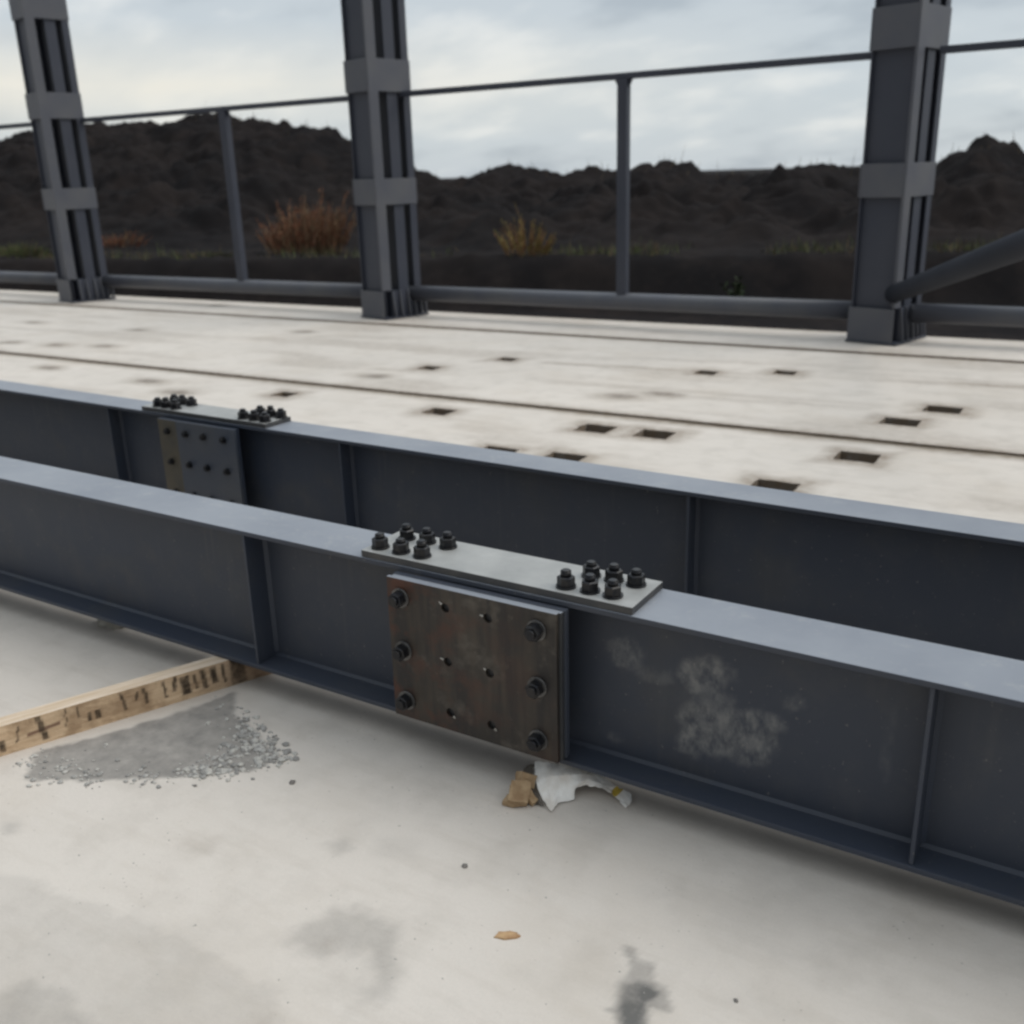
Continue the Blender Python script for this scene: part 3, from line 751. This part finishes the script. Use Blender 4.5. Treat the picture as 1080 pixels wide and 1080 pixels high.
def crumple(uvz, name, mt, r, seed, sq=(1, 1, .7)):
    b = MB(); bmesh.ops.create_icosphere(b.bm, subdivisions=3, radius=r)
    c = Vector(rel(*uvz))
    for v in b.bm.verts:
        d = v.co.normalized(); k = 1 + .45 * noise.cell(Vector((d.x * 2.4 + seed, d.y * 2.4, d.z * 2.4))) * .5 + .3 * n3(d.x * 3 + seed, d.y * 3, d.z * 3)
        v.co = Vector((d.x * r * k * sq[0], d.y * r * k * sq[1], max(-uvz[2] + .001, d.z * r * k * sq[2]))) + c
    return b.build(name, mt, t)
def flap(c, sx, sy, sz, rot, seed):
    b = MB(); vv = b.box(-sx, sx, -sy, sy, -sz, sz); q = Matrix.Rotation(rot[2], 3, 'Z') @ Matrix.Rotation(rot[0], 3, 'X') @ Matrix.Rotation(rot[1], 3, 'Y')
    bmesh.ops.subdivide_edges(b.bm, edges=b.bm.edges[:], cuts=3, use_grid_fill=True)
    for v in b.bm.verts:
        p = v.co.copy(); w = Vector((n3(p.x * 40 + seed, p.y * 40, p.z * 40), n3(p.y * 40, p.x * 40 + seed, p.z * 40), n3(p.x * 30, p.y * 30 + seed, 1)))
        p = q @ (p + w * .006) + Vector(rel(*c)); p.z = max(.001, p.z); v.co = p
    return b.build('brown_card', CARD, t, bevel=.001)
flap((549, 834, .022),   .026, .032, .020, (.5, .2, .4), 1.0)
flap((556, 819, .036), .020, .026, .018, (-.5, .5, 1.0), 4.0)
flap((543, 841, .010), .022, .018, .010, (.2, -.3, .2), 7.0)
flap((562, 838, .014), .018, .012, .012, (.1, .4, -.4), 9.0)
rows = [[rel(565, 802, .064), rel(562, 816, .04), rel(566, 832, .018), rel(576, 847, .004)],
        [rel(560, 803, .060), rel(556, 818, .036), rel(560, 833, .016), rel(570, 845, .004)],
        [rel(554, 808, .052), rel(550, 818, .034), rel(554, 833, .014), rel(562, 844, .003)]]
sheet(rows, 'dark_lining', mat('dark_bag_lining', (0.10, 0.085, 0.07), .8), t)

# ------------------------------------------------------------------ crumbs, pebbles, chip
GRIT = mat('mortar_crumb', (0.40, 0.385, 0.36), 0.95, var=(0.24, 0.23, 0.215), vscale=30, bump=.4)
def rock(b, c, r, seed, flat=.7):
    s = bmesh.ops.create_icosphere(b.bm, subdivisions=1, radius=1.0)
    for v in s['verts']:
        d = v.co.copy(); k = 1 + .5 * n3(d.x * 1.7 + seed, d.y * 1.7, d.z * 1.7)
        v.co = Vector((c[0] + d.x * r * k, c[1] + d.y * r * k * .85, c[2] + max(-.3, d.z) * r * k * flat))
b = MB(); rg = random.Random(11); patch = GREY[0][0]
edge = pts((36, 800), (60, 815), (95, 820), (150, 821), (205, 818), (240, 812), (275, 806), (298, 800), (285, 785), (270, 770), (255, 758))
for i in range(9000):
    p = (rg.uniform(-2.6, -1.85), rg.uniform(1.35, 2.1)); d = polydist(p, patch)
    if d > .05: continue
    de = min(math.hypot(p[0] - q[0], p[1] - q[1]) for q in edge)
    pr = .38 * math.exp(-(de / .05) ** 2) + (.6 if d < 0 and p[0] > -2.13 and n3(p[0] * 9, p[1] * 9) > -.15 else 0) + .006
    if rg.random() < pr:
        r = rg.choice((.002, .0025, .003, .003, .004, .005, .006, .008)) * rg.uniform(.8, 1.2) * (1.45 if p[0] > -2.16 else 1.1); b.mi = rg.choice((0, 0, 1, 1, 2)); n0 = len(b.bm.faces); rock(b, (*p, .001), r, i * 1.3)
        b.bm.faces.ensure_lookup_table()
        for f in b.bm.faces[n0:]: f.material_index = b.mi
for q in range(70):
    p = gp(rg.uniform(20, 700), rg.uniform(760, 1075)); rock(b, (p.x, p.y, 0), rg.uniform(.0012, .003), q)
tag(b.build('mortar_crumbs', [GRIT, mat('light_crumb', (.44, .42, .385), .95), mat('grey_crumb', (.25, .24, .225), .95)]), 'loose grey mortar crumbs scattered over the damp patch beside the timber batten', 'crumbs', kind='stuff')
DARKST = mat('dark_pebble', (0.14, 0.13, 0.12), .9, var=(0.22, 0.2, 0.18), vscale=40)
def small(name, u, v, r, mt, label, cat, seed, flat=.8):
    p = gp(u, v); b = MB(); rock(b, (0, 0, 0), r, seed, flat); o = b.build(name, mt); o.location = (p.x, p.y, .0005); tag(o, label, cat)
small('pebble', 308, 826, .011, DARKST, 'small grey pebble just past the right tip of the crumbled damp patch', 'pebble', 1)
small('pebble', 490, 914, .010, DARKST, 'lone dark pebble in the open floor below the torn paper', 'pebble', 2)
small('pebble', 776, 1056, .006, DARKST, 'tiny dark pebble right of the dark floor stain', 'pebble', 3)
small('pebble', 206, 829, .006, DARKST, 'tiny pebble just below the long front edge of the crumbled damp patch', 'pebble', 4)
b = MB(); rr = random.Random(4)
ring = [(math.cos(q * .45) * (.030 + .026 * n3(q * 1.7, 3)), math.sin(q * .45) * (.014 + .014 * n3(q * 1.9, 8))) for q in range(14)]
lo = [b.bm.verts.new((x, y, .0004)) for x, y in ring]; hi = [b.bm.verts.new((x * .9, y * .9, .004 + .002 * n3(x * 80, y * 80))) for x, y in ring]
b.bm.faces.new(lo[::-1]); b.bm.faces.new(hi)
for q in range(14): b.bm.faces.new((lo[q], lo[(q + 1) % 14], hi[(q + 1) % 14], hi[q]))
o = b.build('wood_chip', mat('orange_chip_wood', (0.46, 0.30, 0.16), .85, var=(0.34, 0.2, 0.1), vscale=60)); p = gp(535, 987); o.location = p; o.rotation_euler = (0, 0, .5)
tag(o, 'small orange tan wood chip lying alone on the floor', 'wood chip')
p = gp(115, 660); b = MB(); 
bmesh.ops.create_icosphere(b.bm, subdivisions=3, radius=1)
for v in b.bm.verts:
    k = 1 + .25 * fbm(v.co.x * 2, v.co.y * 2, v.co.z * 2, 3); v.co = Vector((v.co.x * .075 * k, v.co.y * .04 * k, max(0, v.co.z) * .05 * k))
o = b.build('mortar_lump', mat('pale_mortar', (0.45, 0.43, 0.38), .95, var=(.33, .31, .27), vscale=20, bump=.5), smooth=True); o.location = (p.x, p.y + .02, .0005)
tag(o, 'pale mortar lump on the floor against the nearest beam, left of the timber batten', 'mortar')

# ------------------------------------------------------------------ shrubs and grass on the soil
def leafmat(name, c): return mat(name, c, .8, spec=.2, var=tuple(q * .6 for q in c), vscale=5)
ORANGE = [leafmat('orange_leaf', (0.27, 0.115, 0.065)), leafmat('rust_leaf', (0.19, 0.078, 0.05)), leafmat('straw_leaf', (0.26, 0.175, 0.105))]
YELLOW = [leafmat('yellow_leaf', (0.34, 0.27, 0.09)), leafmat('olive_leaf', (0.19, 0.165, 0.06)), leafmat('tan_leaf', (0.27, 0.15, 0.075))]
GREEN = [leafmat('green_leaf', (0.10, 0.125, 0.05)), leafmat('dull_green_leaf', (0.085, 0.09, 0.045)), leafmat('dry_leaf', (0.16, 0.12, 0.065))]
def shrub(name, u, v, wpx, hpx, mats, label, cat, n, seed, spikes=0.2, lean=.35, shape=None, woody=True):
    rg = random.Random(seed)
    p = gp(u, v, TER)
    dist = (Vector((p.x, p.y, p.z - H))).length; ppm = FPX / dist
    wd, hg = wpx / ppm, hpx / ppm
    t = empty(name, (p.x, p.y, soil_h(p.x, p.y) - .02)); tag(t, label, cat)
    st = MB(); lf = MB()
    for i in range(n):
        a = rg.uniform(-1, 1); bx = a * wd * .46; by = rg.gauss(0, .16) * wd * .5
        prof = shape(a) if shape else (1 - abs(a) ** 2.2 * .55)
        h = hg * prof * rg.uniform(.55, .92) * (1.25 if rg.random() < spikes else 1)
        tip = Vector((bx + a * lean * h * rg.uniform(.3, 1) + rg.gauss(0, .1) * h, by + rg.gauss(0, .12) * h, h)); base = Vector((bx * .8, by * .8, soil_h(p.x + bx * .8, p.y + by * .8) - soil_h(p.x, p.y)))
        mid = (base + tip) / 2 + Vector((rg.gauss(0, .04) * h, rg.gauss(0, .04) * h, .06 * h))
        st.tube(base, mid, .006, 4, .005); st.tube(mid, tip, .005, 4, .002)
        mi = rg.choices((0, 1, 2), (.5, .3, .2))[0]
        for k in range(rg.randint(12, 20)):
            s = rg.uniform(.12, 1.04); c = base.lerp(mid, s * 2) if s < .5 else mid.lerp(tip, s * 2 - 1)
            L = (.12 - .07 * s) * rg.uniform(.6, 1.3) * (hg / 1.1) ** .5
            d = ((tip - base).normalized() * 1.3 + Vector((rg.gauss(0, .42), rg.gauss(0, .42), rg.uniform(.1, .7)))).normalized(); sd = d.cross(Vector((rg.gauss(0, 1), rg.gauss(0, 1), rg.gauss(0, .4)))).normalized() * L * .15
            lf.quad([c, c + d * L * .5 + sd, c + d * L * 1.15, c + d * L * .5 - sd], mi if rg.random() < .8 else rg.randint(0, 2))
    if not woody: lf.build('foliage', mats, t); st.bm.free(); return
    st.build('stems', mats[2], t); lf.build('foliage', mats, t)
shrub('dry_bush', 322, 267, 112, 50, ORANGE, 'wide orange brown dry bush on the soil bank left of the middle column', 'bush', 320, 1, spikes=.16, lean=.28, shape=lambda a: .58 + .45 * sm(-1, .1, a) + .14 * n3(a * 4, 2.2))
shrub('dry_bush', 112, 263, 118, 22, ORANGE, 'low orange dry bush behind the farthest left column', 'bush', 110, 2, spikes=.2, lean=.25, woody=False, shape=lambda a: .75 + .4 * n3(a * 3, 6.2))
shrub('yellow_bush', 554, 269, 64, 44, YELLOW, 'small yellow green bush on the soil bank right of the middle column', 'bush', 64, 3, spikes=.2, lean=.5, shape=lambda a: 1.05 - .5 * abs(a + .12) + .15 * n3(a * 5, 1))
shrub('weed_clump', 22, 271, 100, 14, GREEN, 'green weedy grass clump at the left picture edge beyond the rails', 'weeds', 260, 4, lean=.2, woody=False)
shrub('weed_clump', 222, 271, 70, 9, GREEN, 'low dull weed clump left of the orange bush behind the thin post', 'weeds', 60, 5, woody=False)
pp = hit(776, 308, 1, 14.6)
def sprig():
    rg = random.Random(21); y = 14.9; x = hit(776, 300, 1, y).x
    b = MB(); top = hit(776, 291, 1, y).z - soil_h(x, y)
    for i in range(9):
        tip = Vector((rg.gauss(0, .09), rg.gauss(0, .06), top * rg.uniform(.6, 1.0))); b.mi = 0; b.tube((0, 0, 0), tip, .006, 4, .003)
        for k in range(9):
            c = tip * rg.uniform(.45, 1.0); d = Vector((rg.gauss(0, 1), rg.gauss(0, 1), rg.uniform(-.1, .8))).normalized(); s = d.cross(Vector((rg.gauss(0, 1), rg.gauss(0, 1), 1))).normalized() * .025
            b.quad([c, c + d * .05 + s, c + d * .10, c + d * .05 - s], 1)
    o = b.build('green_sprig', [GREEN[1], leafmat('sprig_leaf', (.035, .05, .024))]); o.location = (x, y, soil_h(x, y) - .02)
    tag(o, 'single small green sprig on the dark soil face left of the right column', 'plant')
sprig()
# thin dry grass along the top of the bank (nobody could count it)
b = MB(); rg = random.Random(9)
for i in range(5200):
    x = rg.uniform(-24, 3); l = lip(x)
    dens = sm(-.25, .35, n3(x * .8, 3.3)) * (1.0 if x > -8 else .45)
    if rg.random() > dens: continue
    y = l + abs(rg.gauss(0, .5)); z = soil_h(x, y); h = rg.uniform(.06, .22) * (1.5 if rg.random() < .1 else 1)
    d = Vector((rg.gauss(0, .35), rg.gauss(0, .35), 1)).normalized() * h; s = Vector((rg.gauss(0, 1), rg.gauss(0, 1), 0)).normalized() * .008
    b.quad([Vector((x, y, z)) - s, Vector((x, y, z)) + s, Vector((x, y, z)) + d * .6 + s * .7, Vector((x, y, z)) + d], rg.choices((0, 1, 2), (.3, .45, .25))[0])
for i in range(420):   # stalks along the crest of the mounds
    x = rg.uniform(-46, 2); y = RY + rg.gauss(0, .4); z = soil_h(x, y) - .02; h = rg.uniform(.08, .3) * (2 if rg.random() < .06 else 1)
    d = Vector((rg.gauss(0, .3), rg.gauss(0, .3), 1)).normalized() * h; s = Vector((.008, 0, 0))
    b.quad([Vector((x, y, z)) - s, Vector((x, y, z)) + s, Vector((x, y, z)) + d * .6 + s * .7, Vector((x, y, z)) + d], 2)
tag(b.build('dry_grass', GREEN), 'thin dry grass along the top of the dark soil bank', 'grass', kind='stuff')
